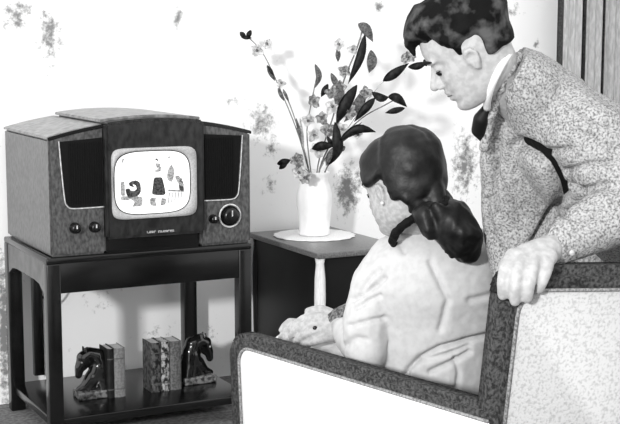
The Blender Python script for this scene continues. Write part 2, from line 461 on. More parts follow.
# speaker grilles with a bright line down the outer edge and along the bottom
def grill(mir):
    f = (lambda u: u) if not mir else (lambda u: .724-u)
    o = [(.022,.400),(.172,.410),(.172,.170),(.062,.170),(.046,.176),(.038,.192)]
    bm = B(); prism(bm, [t(f(u), -.004, z) for u, z in o], (0, .006, 0)); g = link('speaker_grille', bm, grille, tv, smooth=False)
    bm = B()
    for k in range(14):
        x = .052+k*.0085; box(bm, t(min(f(x), f(x+.003)), -.0065, .18), t(max(f(x), f(x+.003)), -.003, .395))
    link('grille_slat', bm, grille, g, smooth=False)
    bm = B(); tube(bm, smoothpath([t(f(u), -.006, z) for u, z in [(.017,.402),(.024,.30),(.033,.20),(.042,.176),(.058,.167),(.10,.166),(.174,.167)]], 5), .0022, 6)
    link('grille_trim', bm, trim_m, tv, label='bright moulding beside and below the grille')
grill(False); grill(True)
def knob(u, z, r, ring=False):
    bm = B(); lathe_ax(bm, t(u, 0, z), (0,-1,0), [(r, 0), (r, .004), (r*.85, .010), (r*.8, .026), (r*.55, .028), (r*.1, .027)], 20)
    k = link('knob', bm, black_m, tv)
    bm = B(); box(bm, t(u-.002, -.0295, z), t(u+.002, -.027, z+r*.6)); link('pointer', bm, trim_m, k, smooth=False)
    if ring:
        bm = B(); pts = [t(u+cos(a)*r*1.16, -.006, z+sin(a)*r*1.16) for a in [2*pi*i/24 for i in range(24)]]; tube(bm, pts, .0035, 6, True)
        link('dial_ring', bm, trim_m, k)
knob(.068, .098, .020); knob(.138, .097, .020); knob(.588, .098, .017); knob(.655, .106, .036, True)
# the tiny bright maker's mark, letter-like strokes: a short word and a longer one
bm = B(); u = .322
for i, w in enumerate([.007,.006,.006,.007,0,.008,.005,.007,.006,.007,.006,.007]):
    if w: 
        z0 = .066-(u-.32)*.01; h_ = .008
        box(bm, t(u, FV-.002, z0), t(u+.0022, FV, z0+h_)); box(bm, t(u, FV-.002, z0+(h_-.002)*(i % 2)), t(u+w, FV, z0+.002+(h_-.002)*(i % 2)))
        if i % 3: box(bm, t(u+w-.002, FV-.002, z0), t(u+w, FV, z0+h_))
    u += (w or .006)+.0022
link('nameplate_lettering', bm, trim_m, tv, smooth=False, label='tiny white raised lettering')
# cables behind the stand
bm = B(); tube(bm, smoothpath([t(.10,.50,.01), (SX0+.13, 4.90, .66), (SX0+.12, 4.92, .50), (SX0+.17, 4.92, .41), (SX0+.24, 4.92, .50), (SX0+.25, 4.91, .60)], 8), .0035, 6)
tag(solo('power_cable', bm, cable_m, (SX0+.13, 4.9, .41)), 'thin dark cable looping down behind the television stand', 'cable')
# ================================================================ BOOKENDS AND BOOKS
def horse(x, y, mir, label):
    s = -1 if not mir else 1     # direction the muzzle points along x
    e = empty('horse_head_bookend', (x, y, SS), label, 'bookend', 'horse-head bookends on the lower shelf')
    def q(a, z, b=0): return Vector((x+s*a, y+b, SS+z*.93))
    bm = B(); box(bm, (min(q(-.05,0).x, q(.085,0).x), y-.045, SS), (max(q(-.05,0).x, q(.085,0).x), y+.045, SS+.030), .006); link('base', bm, base_m, e)
    bm = B()
    chain(bm, [q(-.02,.03), q(-.012,.08), q(-.010,.13), q(.005,.165)], [.040,.038,.034,.030])
    chain(bm, [q(.035,.03), q(.010,.075), q(-.005,.12)], [.022,.032,.036])
    chain(bm, [q(.075,.034), q(.05,.045), q(.02,.08)], [.012,.018,.03])
    chain(bm, [q(.0,.165), q(.030,.176), q(.055,.165)], [.030,.027,.024])      # poll
    chain(bm, [q(.052,.163), q(.068,.125), q(.073,.095)], [.025,.019,.014])   # face down to muzzle
    chain(bm, [q(.040,.150), q(.052,.125)], [.022,.013])                         # cheek
    remeshed('horse_head', bm, horse_m, e, .004, 3)
    bm = B()
    for k in range(9):
        a = k/8; pts = [q(.045-.09*a, .190-.02*a*a*3), q(.035-.10*a, .196-.06*a*a)]
        chain(bm, [q(.05-.085*a, .188-.07*a*a), q(.038-.088*a, .197-.10*a*a), q(.02-.07*a, .18-.11*a*a)], [.006,.009,.006])
    remeshed('mane', bm, horse_m, e, .003, 1)
    for b in (-.014, .014):
        bm = B(); chain(bm, [q(.045,.178,b), q(.050,.205,b)], [.008,.003]); link('ear', bm, horse_m, e)
        bm = B(); ball(bm, q(.066,.15,b*1.5), .004); link('eye', bm, chrome_m, e)
    return e
horse(1.468, 4.60, False, 'glossy dark horse-head bookend at the left end of the shelf, muzzle pointing left')
horse(1.860, 4.62, True, 'glossy dark horse-head bookend right of the three books, muzzle pointing right')
def book(x, w, h, m, label, y=4.545, d=.095):
    e = empty('book', (x+w/2, y+d/2, SS), label, 'book', 'books between the horse bookends')
    bm = B()
    box(bm, (x, y+.004, SS), (x+.003, y+d, SS+h), .001); box(bm, (x+w-.003, y+.004, SS), (x+w, y+d, SS+h), .001)
    pts = []
    for k in range(9):
        a = pi*k/8; pts.append((x+w/2-w/2*cos(a), y+.006-.009*sin(a), SS))
    for k in range(9):
        a = pi*(8-k)/8; pts.append((x+w/2-(w/2-.003)*cos(a), y+.009-.009*sin(a), SS))
    prism(bm, pts, (0,0,h)); link('cover', bm, m, e, smooth=False)
    for z in (.16, .78):
        b2 = B(); prism(b2, [(p[0], p[1]-.0006, SS+h*z) for p in pts], (0,0,.004)); link('spine_band', b2, mat('gilt', .35, .25, 60, .4), e, smooth=False)
    bm = B(); box(bm, (x+.003, y+.008, SS+.003), (x+w-.003, y+d-.003, SS+h-.003)); link('page_block', bm, paper_m, e, smooth=False)
book(1.490, .026, .188, book_mats[0], 'black book pressed against the left horse bookend')
book(1.517, .043, .187, book_mats[1], 'plain grey book beside the black book, facing the empty gap on the shelf')
book(1.662, .040, .192, book_mats[2], 'dark mottled book, leftmost of the three standing together')
book(1.704, .033, .192, book_mats[3], 'light-speckled slim book, middle of the three standing together')
book(1.739, .046, .190, book_mats[4], 'mid-grey thicker book touching the right horse bookend')
# ================================================================ SIDE TABLE, DOILY, VASE
AX0, AX1, AY0, AY1, AT = 2.262, 2.66, 4.335, 4.975, .62
sd = empty('side_table', ((AX0+AX1)/2, (AY0+AY1)/2, 0), 'dark square side table with a pale corner post under the flower vase', 'table')
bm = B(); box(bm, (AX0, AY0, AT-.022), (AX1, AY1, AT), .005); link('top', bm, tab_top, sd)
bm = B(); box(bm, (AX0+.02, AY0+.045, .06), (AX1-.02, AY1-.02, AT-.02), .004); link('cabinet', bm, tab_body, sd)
for x, y, m in ((AX0+.002, AY0+.004, post_m), (AX1-.04, AY0+.01, tab_body), (AX0+.01, AY1-.05, tab_body), (AX1-.05, AY1-.05, tab_body)):
    bm = B(); n = 8
    for k in range(1): 
        c = Vector((x+.022, y+.022, 0)); lathe(bm, c, [(.017,0),(.018,.1),(.021,.3),(.0225,.45),(.021,.52),(.016,.575),(.020,.598)], 16)
    link('leg', bm, m, sd, label='pale front corner leg' if m is post_m else None)
VC = Vector((2.465, 4.755, AT))
bm = B(); n = 72; prof = [(.02,.0005),(.165,.0005),(.172,.003),(.165,.006),(.09,.004),(.02,.004)]
rings = []
for r, z in prof:
    rings.append([bm.verts.new(VC+Vector((cos(2*pi*i/n)*r*(1+(.022*cos(18*2*pi*i/n) if r > .1 else 0)), sin(2*pi*i/n)*r*(1+(.022*cos(18*2*pi*i/n) if r > .1 else 0)), z))) for i in range(n)])
for a, b in zip(rings, rings[1:]):
    for i in range(n): bm.faces.new((a[i], a[(i+1) % n], b[(i+1) % n], b[i]))
bm.faces.new(rings[0][::-1]); bm.faces.new(rings[-1])
tag(solo('doily', bm, doily_m, VC), 'round white scalloped doily spread under the vase', 'doily')
vb = VC+Vector((0,0,.006))
vs = empty('flower_vase', vb, 'tall white porcelain vase holding the flowers on the side table', 'vase')
bm = B(); lathe(bm, vb, [(.02,0),(.062,0),(.066,.006),(.063,.02),(.067,.07),(.073,.13),(.073,.17),(.064,.205),(.056,.228),(.060,.250),(.066,.262),(.062,.264),(.054,.25),(.050,.228),(.056,.20),(.064,.16),(.062,.08),(.05,.02),(.01,.015)], 40, .018, 10)
link('body', bm, porc, vs)
# ================================================================ FLOWERS
def blade(bm, pts, w, curl=.25, n=10):
    "pointed leaf along a path, folded along the midrib, with real thickness"
    path = smoothpath(pts, 4); M = len(path); cam = VD(0,-1,0)
    t_ = bmesh.new(); rows = []
    for i, p in enumerate(path):
        a = i/(M-1); d = (path[min(i+1, M-1)]-path[max(i-1, 0)]).normalized()
        side = d.cross(cam).normalized(); ww = w*(sin(pi*min(1, a*1.02+.02))**1.05)+.0004
        rows.append([t_.verts.new(p+side*ww*k+cam*(-abs(k)*ww*curl*1.2)) for k in (-1,-.5,0,.5,1)])
    for a, b in zip(rows, rows[1:]):
        for k in range(4): t_.faces.new((a[k], a[k+1], b[k+1], b[k]))
    bmesh.ops.solidify(t_, geom=t_.faces[:], thickness=.0016)
    merge(bm, t_)
VB = P(316, 205, 5.33)      # where the stems meet inside the vase
def stemmed(name, label, cat, pts, r=.0028, group='cut flowers in the white vase', m=None):
    e = empty(name, VB, label, cat, group)
    bm = B(); tube(bm, smoothpath([VB]+[Vector(p) for p in pts], 5), r, 6); link('stem', bm, m or stem_m, e)
    return e
def leaf(e, a, b, w, m, D=5.3, dD=0, mid=None):
    pts = [P(a[0], a[1], D)]
    if mid: pts.append(P(mid[0], mid[1], D+dD/2-.02))
    else: pts.append((P(a[0], a[1], D)+P(b[0], b[1], D+dD))/2+VD(0,-.012,0))
    pts.append(P(b[0], b[1], D+dD))
    bm = B(); blade(bm, pts, w*.0041/2*1.0); link('leaf', bm, m, e)
def bloom(e, px, py, D, r, m=None, n=6, tilt=None):
    c = P(px, py, D); ax = (tilt or VD(random.uniform(-.6,.6), -1, random.uniform(-.2,.6))).normalized(); X, Y = frame(ax)
    bm = B()
    for k in range(n):
        a = 2*pi*k/n+random.random(); d = X*cos(a)+Y*sin(a)
        t_ = bmesh.new(); rows = []
        for i in range(6):
            s = i/5; p = c+d*r*s+ax*r*(.55*s-.5*s*s*.8); side = ax.cross(d)
            w = r*.42*sin(pi*(.12+.86*s))**.8
            rows.append([t_.verts.new(p+side*w*j+ax*(abs(j)*w*.35)) for j in (-1,-.4,.4,1)])
        for u_, v_ in zip(rows, rows[1:]):
            for j in range(3): t_.faces.new((u_[j], u_[j+1], v_[j+1], v_[j]))
        bmesh.ops.solidify(t_, geom=t_.faces[:], thickness=.0012); merge(bm, t_)
    f = link('blossom', bm, m or petal_m, e)
    bm = B()
    for k in range(5):
        a = 2*pi*k/5; d = (X*cos(a)+Y*sin(a))*.25+ax
        tube(bm, [c, c+d.normalized()*r*.6], .0012, 5); ball(bm, c+d.normalized()*r*.6, .0028, sub=1)
    link('stamen', bm, leaf_g, f)
# 1 far-left long stem with the lone dark bud
e = stemmed('cut_flower', 'tall thin stem leaning far left with a small dark bud at its tip', 'flower', [P(307,165,5.33), P(296,128,5.3), P(276,80,5.28), P(262,52,5.28), P(247,36,5.27)], .0022)
leaf(e, (240,32), (246,38), 5, leaf_d, 5.26); leaf(e, (251,30), (247,39), 5, leaf_d, 5.26); leaf(e, (241,37), (252,38), 4, leaf_d, 5.26)
leaf(e, (267,65), (275,81), 5, leaf_g, 5.27); leaf(e, (268,66), (274,76), 3.5, leaf_d, 5.26); bloom(e, 258, 50, 5.27, .030); bloom(e, 268, 44, 5.27, .022, petal_m)
# 2 second left stem
e = stemmed('cut_flower', 'thin pale stem with small narrow buds just right of the far-left stem', 'flower', [P(308,165,5.33), P(300,135,5.31), P(290,105,5.3), P(283,92,5.3)], .0022)
leaf(e, (278,88), (284,101), 4, leaf_g, 5.28); leaf(e, (283,89), (289,102), 3, leaf_g, 5.28); bloom(e, 281, 84, 5.28, .022, petal_m)
leaf(e, (296,118), (303,146), 3.5, leaf_g, 5.29); leaf(e, (300,118), (304,150), 3, leaf_p, 5.29)
# 3 centre-left pale spray
e = stemmed('cut_flower', 'pale flower spray rising centre-left with a long grey bud on top', 'flower', [P(310,165,5.33), P(307,130,5.3), P(312,100,5.28), P(316,80,5.27)], .0024)
leaf(e, (315,64), (315,88), 6, leaf_g, 5.26, mid=(319,76)); bloom(e, 315, 101, 5.26, .030, petal_g); bloom(e, 308, 120, 5.25, .028, petal_m); bloom(e, 322, 118, 5.25, .028, petal_g)
bloom(e, 313, 135, 5.24, .030, petal_m); leaf(e, (328,84), (321,97), 6, leaf_d, 5.25)
# 4 tallest stem with grey pods and black blade
e = stemmed('cut_flower', 'tallest upright stem with a long black blade leaf and grey pods at the top', 'flower', [P(318,165,5.33), P(332,120,5.28), P(344,80,5.26), P(357,48,5.25), P(363,28,5.25)], .0030)
leaf(e, (365,34), (348,84), 8.5, leaf_d, 5.23, mid=(360,58)); leaf(e, (358,24), (373,42), 10, leaf_g, 5.22, mid=(366,29)); leaf(e, (371,50), (369,73), 10, leaf_g, 5.23, mid=(372,62))
bloom(e, 340, 45, 5.24, .028, petal_m); bloom(e, 352, 50, 5.25, .024, petal_m); leaf(e, (338,48), (338,62), 5, leaf_g, 5.25)
leaf(e, (331,73), (339,90), 6, leaf_g, 5.24); bloom(e, 344, 72, 5.24, .030, petal_g); bloom(e, 340, 88, 5.23, .034, petal_g)
# 5 centre cluster
e = stemmed('cut_flower', 'leafy centre stem crowded with grey blossoms and broad black leaves', 'flower', [P(320,168,5.33), P(332,140,5.28), P(345,105,5.25), P(352,92,5.24)], .0034)
leaf(e, (357,85), (336,125), 12, leaf_d, 5.20, mid=(345,105)); leaf(e, (364,90), (344,122), 11, leaf_g, 5.21, mid=(358,106)); leaf(e, (340,80), (338,112), 10, leaf_g, 5.22)
bloom(e, 350, 112, 5.20, .035, petal_g); bloom(e, 333, 108, 5.22, .036, petal_m); bloom(e, 328, 130, 5.2, .034, petal_g); bloom(e, 342, 130, 5.2, .030, petal_m); bloom(e, 318, 150, 5.22, .034, petal_m); bloom(e, 332, 92, 5.22, .03, petal_g)
# 6 lower right dark leaves
e = stemmed('cut_flower', 'low stem bearing black leaves just above the vase mouth', 'flower', [P(322,180,5.33), P(330,160,5.27), P(336,140,5.24), P(335,125,5.24)], .0032)
leaf(e, (312,149), (335,146), 9, leaf_d, 5.18, mid=(322,146)); leaf(e, (335,122), (334,162), 9, leaf_d, 5.19, mid=(337,142)); leaf(e, (340,135), (328,166), 9, leaf_d, 5.20, mid=(338,150))
leaf(e, (327,136), (333,147), 4, leaf_d, 5.19); leaf(e, (332,148), (326,166), 6, leaf_g, 5.18); leaf(e, (345,146), (340,152), 4, leaf_g, 5.2)
# 7 right arching stem with three dark leaves
e = stemmed('cut_flower', 'arching right-hand stem with dark pointed leaves above the woman', 'flower', [P(320,168,5.33), P(340,140,5.26), P(362,118,5.22), P(385,105,5.2), P(396,99,5.19)], .0026)
leaf(e, (375,98), (354,122), 8, leaf_d, 5.17, mid=(366,108)); leaf(e, (372,92), (389,97), 8, leaf_d, 5.18, mid=(381,98)); leaf(e, (388,97), (407,107), 9, leaf_d, 5.17, mid=(397,98))
leaf(e, (405,108), (385,113), 6, leaf_d, 5.17); leaf(e, (340,140), (376,132), 9, leaf_d, 5.17, mid=(358,129)); bloom(e, 366, 92, 5.2, .028, petal_g); bloom(e, 358, 135, 5.2, .02, petal_m)
leaf(e, (335,146), (362,122), 5, leaf_g, 5.2)
# 8 far right leaf beside the man's forehead
e = stemmed('cut_flower', 'long stem reaching far right with a black leaf and blossom by the man\'s forehead', 'flower', [P(320,170,5.33), P(350,125,5.24), P(380,85,5.2), P(405,66,5.17)], .0016, m=leaf_p)
leaf(e, (383,81), (409,63), 9, leaf_d, 5.15, mid=(394,74)); leaf(e, (408,67), (428,62), 7, leaf_d, 5.14, mid=(418,66)); bloom(e, 409, 58, 5.13, .034, petal_g)
# 9 small blossom hanging at the vase mouth, left
e = stemmed('cut_flower', 'short drooping stem with a black leaf and pale blossom over the vase rim', 'flower', [P(312,178,5.31), P(302,166,5.27), P(293,162,5.26)], .0022)
leaf(e, (277,164), (291,160), 7, leaf_d, 5.22); leaf(e, (279,169), (288,162), 5, leaf_d, 5.22); bloom(e, 297, 161, 5.2, .034, petal_g); bloom(e, 300, 172, 5.2, .034, petal_m); bloom(e, 306, 178, 5.2, .028, petal_g)
# ================================================================ ARMCHAIR
CB = Vector((1.549, 2.185, 0)); CF = Vector((1.350, 3.110, 0))
e1 = (CF-CB).normalized(); e2 = Vector((e1.y, -e1.x, 0)); bd = Vector((.985, -.10, 0)).normalized(); bn = Vector((-bd.y, bd.x, 0))  # bn points to the seat side
ch = empty('armchair', CB+e1*.42+e2*.36, 'large dark-trimmed club armchair with white side and pale back panels, seating the woman', 'armchair')
UP = Vector((0,0,1)); AZ = .660; CL = (CF-CB).length
def slab(bm, org, a, b, poly, off, th, bev=0):
    "poly in (s along a, z up) at offset along b, extruded by th along b"
    pts = [org+a*s+UP*z+b*off for s, z in poly]; prism(bm, pts, b*th, bev)
def arm_poly(ins):
    r = .06-ins*.6
    z1 = AZ-ins; s1 = CL-ins*(2.1 if ins else 1); out = [(.0+(.0 if ins == 0 else .0), .05 if ins == 0 else .09), (s1-.03, .05 if ins == 0 else .09)]
    for k in range(7): a = k/6*pi/2; out.append((s1-r+r*cos(a), z1-r+r*sin(a)))
    out.append((0, z1)); return out
def armpart(org, name, flip):
    bm = B(); slab(bm, org, e1, e2, arm_poly(0), 0, .065, .014); a = link(name, bm, fab_dark, ch)
    inw = -.006 if not flip else .065
    bm = B(); slab(bm, org, e1, e2, arm_poly(.032), inw, .006, .002)
    pn = link('outer_panel', bm, fab_white, a, label='plain white outer side panel')
    bm = B(); pp = arm_poly(.030); tube(bm, [org+e1*s+UP*z+e2*(inw+(0 if not flip else .006)) for s, z in pp[1:]], .004, 6); link('piping', bm, mat('piping', .6,.4,200), a)
    return a
armpart(CB, 'armrest', False)
armpart(CB+e2*.62, 'armrest', True)
# back: rounded slab leaning slightly backwards, dark frame, pale panel behind
BW = .70; BT = .965
def back_poly(ins, bot=.05):
    r = .05; w0 = .0+ins; w1 = BW-ins; z1 = BT-ins
    top = []
    for k in range(7): a = pi/2+k/6*pi/2; top.append((w0+r+r*cos(a), z1-r+r*sin(a)))
    for_r = [(w1-r+r*cos(a), z1-.05-r+r*sin(a)) for a in [k/6*pi/2 for k in range(7)]]
    mid = [(BW*.5, z1-.018)]
    return [(w0, bot), (w1, bot)]+for_r+mid+top
lean = .17
def lb(p):   # rake the back outwards with height, edges drawing in slightly
    return p + bn*.11 - bn*lean*p.z/.95
def tilt_obj(bm):
    for v in bm.verts: v.co = lb(v.co)
bm = B(); slab(bm, CB, bd, bn, back_poly(0), 0, .085, .022); tilt_obj(bm); bk = link('backrest', bm, fab_dark, ch)
bm = B(); pl = back_poly(.050, .09)
pl = [(s-.020 if s < .12 else s, z) for s, z in pl]
slab(bm, CB, bd, bn, pl, -.007, .008, 0); tilt_obj(bm); link('back_panel', bm, fab_grey, bk, label='pale speckled outer back panel')
bm = B(); tube(bm, [lb(CB+bd*s+UP*z-bn*.007) for s, z in pl[1:]]+[lb(CB+bd*pl[0][0]+UP*pl[0][1]-bn*.007)], .004, 6); link('piping', bm, mat('piping', .6), bk)
bm = B(); box(bm, (0,0,0), (1,1,1), .06, 3)
for v in bm.verts: v.co = CB+e1*(.12+v.co.x*.72)+e2*(.095+v.co.y*.52)+UP*(.28+v.co.z*.15)
link('seat_cushion', bm, seat_m, ch)
bm = B(); box(bm, (0,0,0), (1,1,1), .02, 2)
for v in bm.verts: v.co = CB+e1*(.10+v.co.x*.76)+e2*(.085+v.co.y*.54)+UP*(.06+v.co.z*.23)
link('seat_base', bm, fab_dark, ch)
for s, w in ((.06,.05),(CL-.08,.05),(.06,.66),(CL-.08,.66)):
    bm = B(); lathe(bm, CB+e1*s+e2*w, [(.018,0),(.022,.03),(.026,.06)], 12); link('foot', bm, wood_dark, ch)
# ================================================================ PEOPLE
HP = [ # z, front, back, half width
 (-.118,.062,.020,.012),(-.113,.080,.002,.028),(-.104,.090,-.022,.038),(-.094,.092,-.045,.046),(-.085,.085,-.058,.052),(-.077,.089,-.064,.055),
 (-.069,.090,-.070,.058),(-.062,.0885,-.074,.060),(-.054,.093,-.078,.062),(-.044,.089,-.082,.065),(-.03,.089,-.088,.068),(-.015,.088,-.094,.071),
 (0,.084,-.099,.073),(.012,.087,-.102,.075),(.026,.094,-.104,.076),(.045,.094,-.105,.076),(.065,.088,-.103,.073),(.083,.076,-.096,.066),
 (.099,.057,-.080,.054),(.110,.036,-.058,.038),(.117,.012,-.030,.018)]
def head_grid(n=40):
    g = []
    for z, fr, bk_, w in HP:
        cx = (fr+bk_)/2*.35; row = []
        for k in range(n):
            a = 2*pi*k/n; c, s = cos(a), sin(a)
            ex = .82 if c > 0 else .95
            x = cx+(fr-cx)*abs(c)**ex if c > 0 else cx-(cx-bk_)*abs(c)**ex
            y = w*math.copysign(abs(s)**.9, s)
            if c > 0:   # eye sockets, cheeks
                for ey in (-.031, .031):
                    x -= .008*exp(-((y-ey)/.014)**2-((z-.002)/.012)**2)
                    x += .004*exp(-((y-ey*1.3)/.016)**2-((z+.03)/.018)**2)
            row.append(Vector((x, y, z)))
        g.append(row)
    return g
def add_grid(bm, g, f):
    rows = [[bm.verts.new(f(p)) for p in r] for r in g]; n = len(rows[0])
    for a, b in zip(rows, rows[1:]):
        for i in range(n): bm.faces.new((a[i], a[(i+1) % n], b[(i+1) % n], b[i]))
    bm.faces.new(rows[0][::-1]); bm.faces.new(rows[-1])
class Head:
    def __init__(s, c, fwd, up, sc=1, jaw=1):
        s.jaw = jaw
        F = fwd.normalized(); L = up.cross(F).normalized(); U = F.cross(L).normalized()
        s.c = c; s.F = F; s.L = L; s.U = U; s.sc = sc; s.R = Matrix((F, L, U)).transposed()
    def w(s, p): return s.c+s.R @ (Vector(p)*s.sc)
    def solid(s, bm):
        add_grid(bm, head_grid(), lambda p: s.w((p.x, p.y*(1+(s.jaw-1)*min(1, max(0, -p.z/.06))), p.z)))
        chain(bm, [s.w((.082,0,.012)), s.w((.098,0,-.012)), s.w((.110,0,-.030))], [.008*s.sc,.009*s.sc,.0105*s.sc])
        for y in (-.010, .010): ball(bm, s.w((.098,y,-.036)), .0085*s.sc)
        chain(bm, [s.w((.090,-.016,-.058)), s.w((.094,0,-.055)), s.w((.090,.016,-.058))], [.004,.006,.004])
        chain(bm, [s.w((.087,-.014,-.071)), s.w((.091,0,-.073)), s.w((.087,.014,-.071))], [.004,.0065,.004])
        for y in (-1, 1):  # lids, brow ridge
            ball(bm, s.w((.0760,y*.030,.0025)), .0128*s.sc)
            chain(bm, [s.w((.090,y*.012,.022)), s.w((.082,y*.045,.020))], [.007,.006])
            # ear: helix, lobe and bowl
            ear = [(-.002,.072,-.030),(.008,.076,-.012),(.012,.079,.008),(.003,.084,.025),(-.014,.087,.024),(-.023,.087,.008),(-.018,.083,-.014),(-.006,.077,-.033)]
            chain(bm, [s.w((a*.72+.010, y*(b-.003), z*.72-.015)) for a, b, z in ear], [.004,.0035,.004,.005,.005,.005,.005,.0065])
            chain(bm, [s.w((.004, y*.071, -.026)), s.w((.003, y*.071, -.004))], [.008,.009])
    def hair(s, name, mask, m, parent, lumps=.004, freq=30, extra=None, voxel=.005, sm=2):
        bm = B()
        def f(p):
            q = Vector(p); d = Vector((q.x, q.y, q.z-.0)).normalized(); a = math.atan2(q.y, q.x)
            h_ = mask(q, a)
            return s.w(q+d*h_)
        # finer rows
        g = head_grid(64); G = []
        for r0, r1 in zip(g, g[1:]):
            for k in range(3): G.append([p.lerp(q, k/3) for p, q in zip(r0, r1)])
        G.append(g[-1]); top = Vector((-.01,0,.119)); G.append([p.lerp(top, .8) for p in g[-1]])
        add_grid(bm, G, f)
        if extra: extra(bm)
        disp = lambda c: lumps*noise.noise(c*freq)
        return remeshed(name, bm, m, parent, voxel, sm, disp=disp)
    def features(s, parent, skin, closed=False, sides=(-1, 1)):
        for y in sides:
            bm = B(); ball(bm, s.w((.0765, y*.030, -.0025)), .0112*s.sc, sub=3); ey = link('eye', bm, mat('eye_white', .55, .5), parent)
            bm = B(); ball(bm, s.w((.0818, y*.0315, -.007)), .0080*s.sc); link('iris', bm, black_m, ey)
            bm = B(); chain(bm, [s.w((.086, y*.019, -.004)), s.w((.0885, y*.032, -.005)), s.w((.080, y*.044, -.004))], [.0012,.0018,.0012]); link('eyelashes', bm, brow_m, parent)
            bm = B(); chain(bm, [s.w((.098, y*.012, .022)), s.w((.097, y*.030, .028)), s.w((.085, y*.048, .022))], [.003,.0042,.002]); link('eyebrow', bm, brow_m, parent)
        bm = B(); chain(bm, [s.w((.088,-.022,-.064)), s.w((.0955,0,-.064)), s.w((.088,.022,-.064))], [.0012,.0022,.0012]); link('mouth', bm, mat('lips', .45, .35, 60), parent)
def fingers(bm, fs):
    for pts, rs in fs: chain(bm, smoothpath(pts, 2), [rs[0]+(rs[1]-rs[0])*i/(2*(len(pts)-1)) for i in range(2*(len(pts)-1)+1)])
# ---------------------------------------------------------------- WOMAN
wl = P(425, 380, 3.30); wo = empty('person', Vector((wl.x, wl.y, 0)), 'seated woman in a pale blouse with dark tied-back hair, turned toward the television', 'person')
wf = VD(-.68, .69, -.32); WH = Head(P(402, 184, 3.22), wf, VD(-.10, .10, 1), 1.02, 1.14)
D0 = 3.26
def creases(segs, depth, wid):
    def f(c):
        d = 0
        for a, b in segs: d -= depth*exp(-(seg_dist(c, a, b)/wid)**2)
        return d
    return f
def w_torso(bm, g=0, arms=True):
    "g: extra girth for clothing"
    S = lambda l, r, y, d, th, yr=None: (P(l, y, D0+d)-VD(g,0,0), P(r, yr or y, D0+d)+VD(g,0,0), th+g)
    sil(bm, [S(405,455,228,.0,.05,222), S(388,478,242,.0,.085,236), S(372,494,258,.0,.110,250), S(364,500,285,.0,.120), S(370,500,315,.02,.120),
             S(372,496,345,.03,.120), S(372,492,385,.04,.130), S(366,492,430,.05,.150), S(366,492,455,.05,.14)])
    if arms:
        # near (left) arm
        chain(bm, [P(394,262,3.27), P(378,285,3.24), P(367,320,3.22), P(366,352,3.21)], [.056+g,.052+g,.046+g,.042+g])
        # far arm
        chain(bm, [P(482,255,3.36), P(478,300,3.42), P(455,335,3.52), P(430,345,3.62)], [.055+g,.05+g,.045+g,.040+g])
bm = B()
WH.solid(bm)
nk = WH.w((-.02,0,-.07)); chain(bm, [nk, P(420,225,3.26), P(425,250,3.28)], [.052,.052,.07])
w_torso(bm, -.008)
# forearms
chain(bm, [P(366,352,3.20), P(350,332,3.34), P(338,322,3.44)], [.040,.034,.026])
chain(bm, [P(430,345,3.62), P(390,345,3.62), P(350,335,3.56)], [.038,.032,.026])
# thighs and lower legs
hip = P(425, 440, 3.30)
for k, (kx, ky) in enumerate(((0, 0), (1, 0))):
    h0 = hip+e2*(.09 if k else -.07)+Vector((0,0,.08)); h0.z = .53
    kn = h0+e1*.44+Vector((0,0,.0)); kn.z = .53; an = kn+e1*.02; an.z = .07
    chain(bm, [h0, kn], [.085,.06]); chain(bm, [kn, kn.lerp(an, .35), an], [.055,.052,.034])
    chain(bm, [an, an+e1*.14-Vector((0,0,.035))], [.034,.022])
# near hand: lying on the lap, fingers pointing left
fingers(bm, [([P(334,320,3.44), P(318,317,3.45), P(303,319,3.46), P(291,328,3.46)], (.016,.010)),
             ([P(334,324,3.43), P(316,323,3.43), P(301,327,3.44), P(291,336,3.45)], (.016,.010)),
             ([P(334,330,3.42), P(318,331,3.41), P(303,335,3.42), P(296,342,3.43)], (.016,.010)),
             ([P(336,336,3.42), P(322,339,3.40), P(310,343,3.41), P(303,347,3.42)], (.015,.009)),
             ([P(336,316,3.46), P(322,309,3.47), P(308,311,3.47)], (.014,.010))])
chain(bm, [P(340,323,3.44), P(326,325,3.44)], [.030,.028])
# far hand beneath
fingers(bm, [([P(330,335,3.54), P(305,326,3.55), P(290,322,3.55), P(282,330,3.55)], (.016,.010)),
             ([P(330,340,3.52), P(305,332,3.53), P(289,330,3.53), P(281,338,3.53)], (.016,.010)),
             ([P(330,345,3.50), P(305,340,3.51), P(290,339,3.51), P(283,345,3.51)], (.016,.010)),
             ([P(330,350,3.48), P(306,347,3.49), P(293,347,3.49)], (.015,.010)),
             ([P(340,336,3.56), P(322,318,3.58), P(308,312,3.58)], (.015,.011))])
remeshed('body', bm, skin_w, wo, .0042, 2)
WH.features(wo, skin_w, sides=(1, -1))
# blouse
bm = B(); w_torso(bm, .016)
chain(bm, [P(366,352,3.20), P(352,338,3.30), P(347,332,3.34)], [.052,.046,.040])
near = folds([(.018,2.6,[(402,384),(408,370),(420,358),(440,348),(470,340),(499,333)]),(.012,2.2,[(404,382),(430,386),(455,389)]),(.010,2.2,[(418,362),(445,355),(470,346)]),
 (.012,2.4,[(430,372),(452,362),(470,352)]),(.008,2.2,[(455,358),(459,372),(457,388)]),(.012,2.6,[(352,300),(364,294),(376,286),(384,278)]),(.010,2.2,[(356,308),(370,300),(380,296)]),
 (.010,2.2,[(350,326),(364,322),(384,318)]),(.008,2,[(362,290),(372,276),(380,270)]),(.010,3,[(346,345),(356,338),(366,340)]),(.008,3,[(430,262),(448,300),(440,330)]),(.007,3,[(470,300),(488,296),(500,290)]),(.006,2.4,[(396,236),(404,252)])], 3.27)
remeshed('blouse', bm, blouse_m, wo, .0048, 9, disp=lambda c: near(c)+.004*noise.noise(c*14)+.0012*noise.noise(c*50))
bm = B()   # skirt over lap and hips
